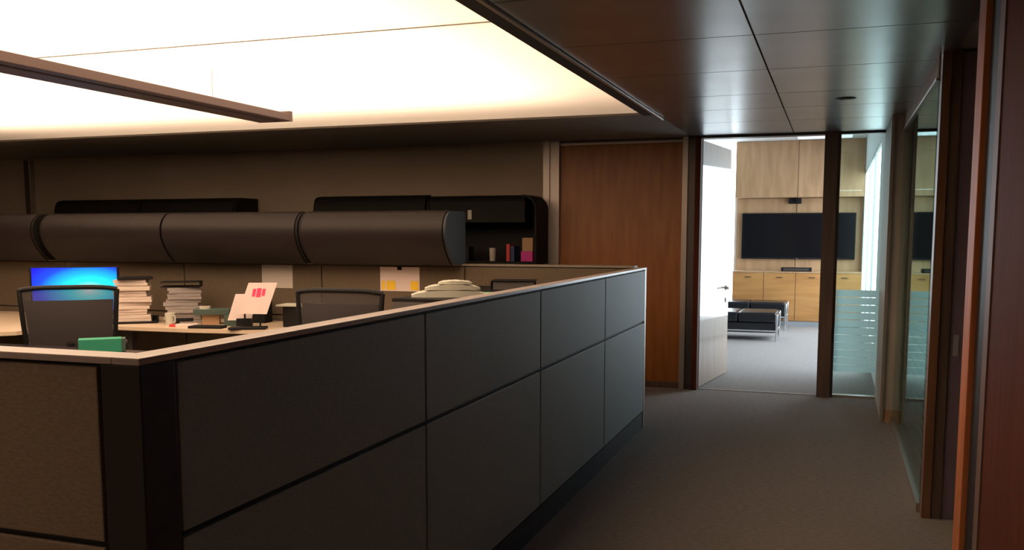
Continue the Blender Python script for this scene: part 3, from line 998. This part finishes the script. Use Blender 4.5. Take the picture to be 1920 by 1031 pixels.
kb = bo('keyboard', 'black_plastic', (-.14, .14, -.06, .06, 0, .02), bev=.004)
kb.location = (-4.55, 6.21, 0.742)
kb.rotation_euler = (0, 0, .2)
kb.location = (-4.76, 6.21, .742)
tag(kb, 'dark keyboard on the desk in front of the green boxes', 'keyboard')
tb = bo('desk_riser', 'black_matte', (-.13, .13, -.12, .12, 0, .17), bev=.004)
tb.location = (-4.1, 6.6, .742)
tag(tb, 'black riser box carrying the loose white sheet, right of the standing card', 'box')
ps = bo('paper_sheet', 'paper_white', (-.17, .17, -.11, .11, 0, .012))
ps.location = (-4.12, 6.58, .742 + .171)
ps.rotation_euler = (0, 0, .15)
tag(ps, 'loose white sheets lying flat right of the standing card', 'paper')

# pinned sheets on the cross partition
pn = thing('pinned_sheet', 'plain beige sheet pinned on the partition above the standing card', 'paper', (-4.58, 6.9495, 1.03))
bo('sheet', 'cream', (-.155, .155, -.003, 0, 0, .2), pn)
pn = thing('notice_sheet', 'pale sheet with yellow sticky notes hanging on the partition', 'paper', (-3.40, 6.9495, 1.025))
sh_ = bo('sheet', 'card_white', (-.18, .18, -.003, 0, 0, .2), pn)
for x0, x1 in ((-.165, -.135), (-.12, -.04), (.10, .17)):
    bo('sticky_note', 'yellow_note', (x0, x1, -.006, -.003, .01, .085), sh_)
bo('clip', 'black_plastic', (-.02, .02, -.008, -.003, .175, .2), sh_)

# green box on the near dark desk
gb = thing('tissue_box', 'small flat green box near the corner of the low partition', 'box', (-4.47, 4.76, 0.7405), math.radians(42))
bo('carton', 'green_card', (-.14, .115, -.06, .06, 0, .085), gb, bev=.003)
bo('carton_flap', 'green_dark', (.115, .14, -.058, .058, 0, .083), gb, bev=.002)

# pile of papers on the low cabinet
rot = math.radians(25)
zz = 1.0905
labs = ['lowest pale green sheet bundle of the loose pile on the cabinet', 'middle crumpled off-white bundle of the loose pile on the cabinet', 'topmost off-white bundle of the loose pile on the cabinet']
for i, (wd, dp, h) in enumerate(((0.50, 0.24, 0.045), (0.36, 0.22, 0.035), (0.22, 0.19, 0.022))):
    bm = bmesh.new()
    n_, m_ = 12, 6
    top = {}
    for a_ in range(n_ + 1):
        for b_ in range(m_ + 1):
            u, v = a_ / n_, b_ / m_
            e = math.sin(math.pi * u) ** 0.6
            top[a_, b_] = (bm.verts.new((-wd / 2 + wd * u, (-dp / 2 + dp * v) * (0.6 + 0.4 * e), h * (0.3 + 0.7 * e) + random.uniform(-.002, .002))),
                           bm.verts.new((-wd / 2 + wd * u, (-dp / 2 + dp * v) * (0.6 + 0.4 * e), 0)))
    for a_ in range(n_):
        for b_ in range(m_):
            bm.faces.new([top[a_ + p, b_ + q][0] for p, q in ((0, 0), (1, 0), (1, 1), (0, 1))])
            bm.faces.new([top[a_ + p, b_ + q][1] for p, q in ((0, 0), (0, 1), (1, 1), (1, 0))])
    for a_ in range(n_):
        for b_ in (0, m_):
            bm.faces.new((top[a_, b_][0], top[a_ + 1, b_][0], top[a_ + 1, b_][1], top[a_, b_][1]))
    for b_ in range(m_):
        for a_ in (0, n_):
            bm.faces.new((top[a_, b_][0], top[a_, b_ + 1][0], top[a_, b_ + 1][1], top[a_, b_][1]))
    o = link('paper_pile', bm, 'paper_white')
    o.location = (-2.38 + .02 * i, 5.6, zz)
    o.rotation_euler = (0, 0, rot)
    tag(o, labs[i], 'papers', 'off-white papers piled on the low cabinet')
    zz += h * 1.0 + .002
gf = bo('folder', 'mint', (-.13, .10, -.09, .09, 0, .008), bev=.002)
gf.location = (-2.12, 5.87, 1.145)
gf.location = (-2.13, 5.92, 1.0905)
gf.rotation_euler = (0, 0, .3)
tag(gf, 'bright green folder beside the off-white paper pile', 'folder')
bb = thing('binder', 'black lever binder lying on the corner cabinet under the wall shelf', 'binder', (-2.22, 6.45, 1.0905), 0.25)
bo('cover', 'black_matte', [(-.16, .16, -.13, .13, 0, .005), (-.16, .16, -.13, .13, .065, .07), (-.165, -.16, -.13, .13, 0, .07)], bb)
bo('pages', 'dark_paint', (-.15, .15, -.12, .12, .005, .06), bb)

# items on the open wall shelf
SY, SZ = 8.68, 1.2285
SH = 'items on the open wall shelf'
for nm, x, wd, dp, h, m, lab, ct in (
        ('card_box', -3.50, .10, .14, .14, 'black_plastic', 'dark box at the left end of the open wall shelf', 'box'),
        ('jar', -3.22, .06, .06, .13, 'cream', 'off-white jar on the open wall shelf', 'jar'),
        ('card_box', -2.84, .12, .14, .10, 'magenta', 'magenta box on the open wall shelf', 'box'),
        ('book', -3.03, .035, .16, .17, 'red', 'dark red book upright beside the tan box', 'book'),
        ('book', -2.985, .04, .16, .15, 'navy', 'dark blue book upright on the open wall shelf', 'book')):
    if nm == 'jar':
        bm = bmesh.new()
        cyl(bm, (0, 0, 0), (0, 0, h), .03, .034)
        o = link(nm, bm, m, None, True)
    else:
        o = bo(nm, m, (-wd / 2, wd / 2, -dp / 2, dp / 2, 0, h), bev=.003)
    o.location = (x, SY, SZ)
    tag(o, lab, ct)
o = bo('card_box', 'tan', (-.055, .055, -.06, .06, 0, .13), bev=.003)
o.location = (-2.835, SY, SZ + .1005)
tag(o, 'tan box standing on the magenta box on the wall shelf', 'box')
o = bo('key_tag', 'paper_white', (-.02, .02, -.004, 0, 0, .09))
o.location = (-3.40, 8.94 - .421, 1.21 + .43)
tag(o, 'small white tag on the front of the open wall shelf', 'tag')
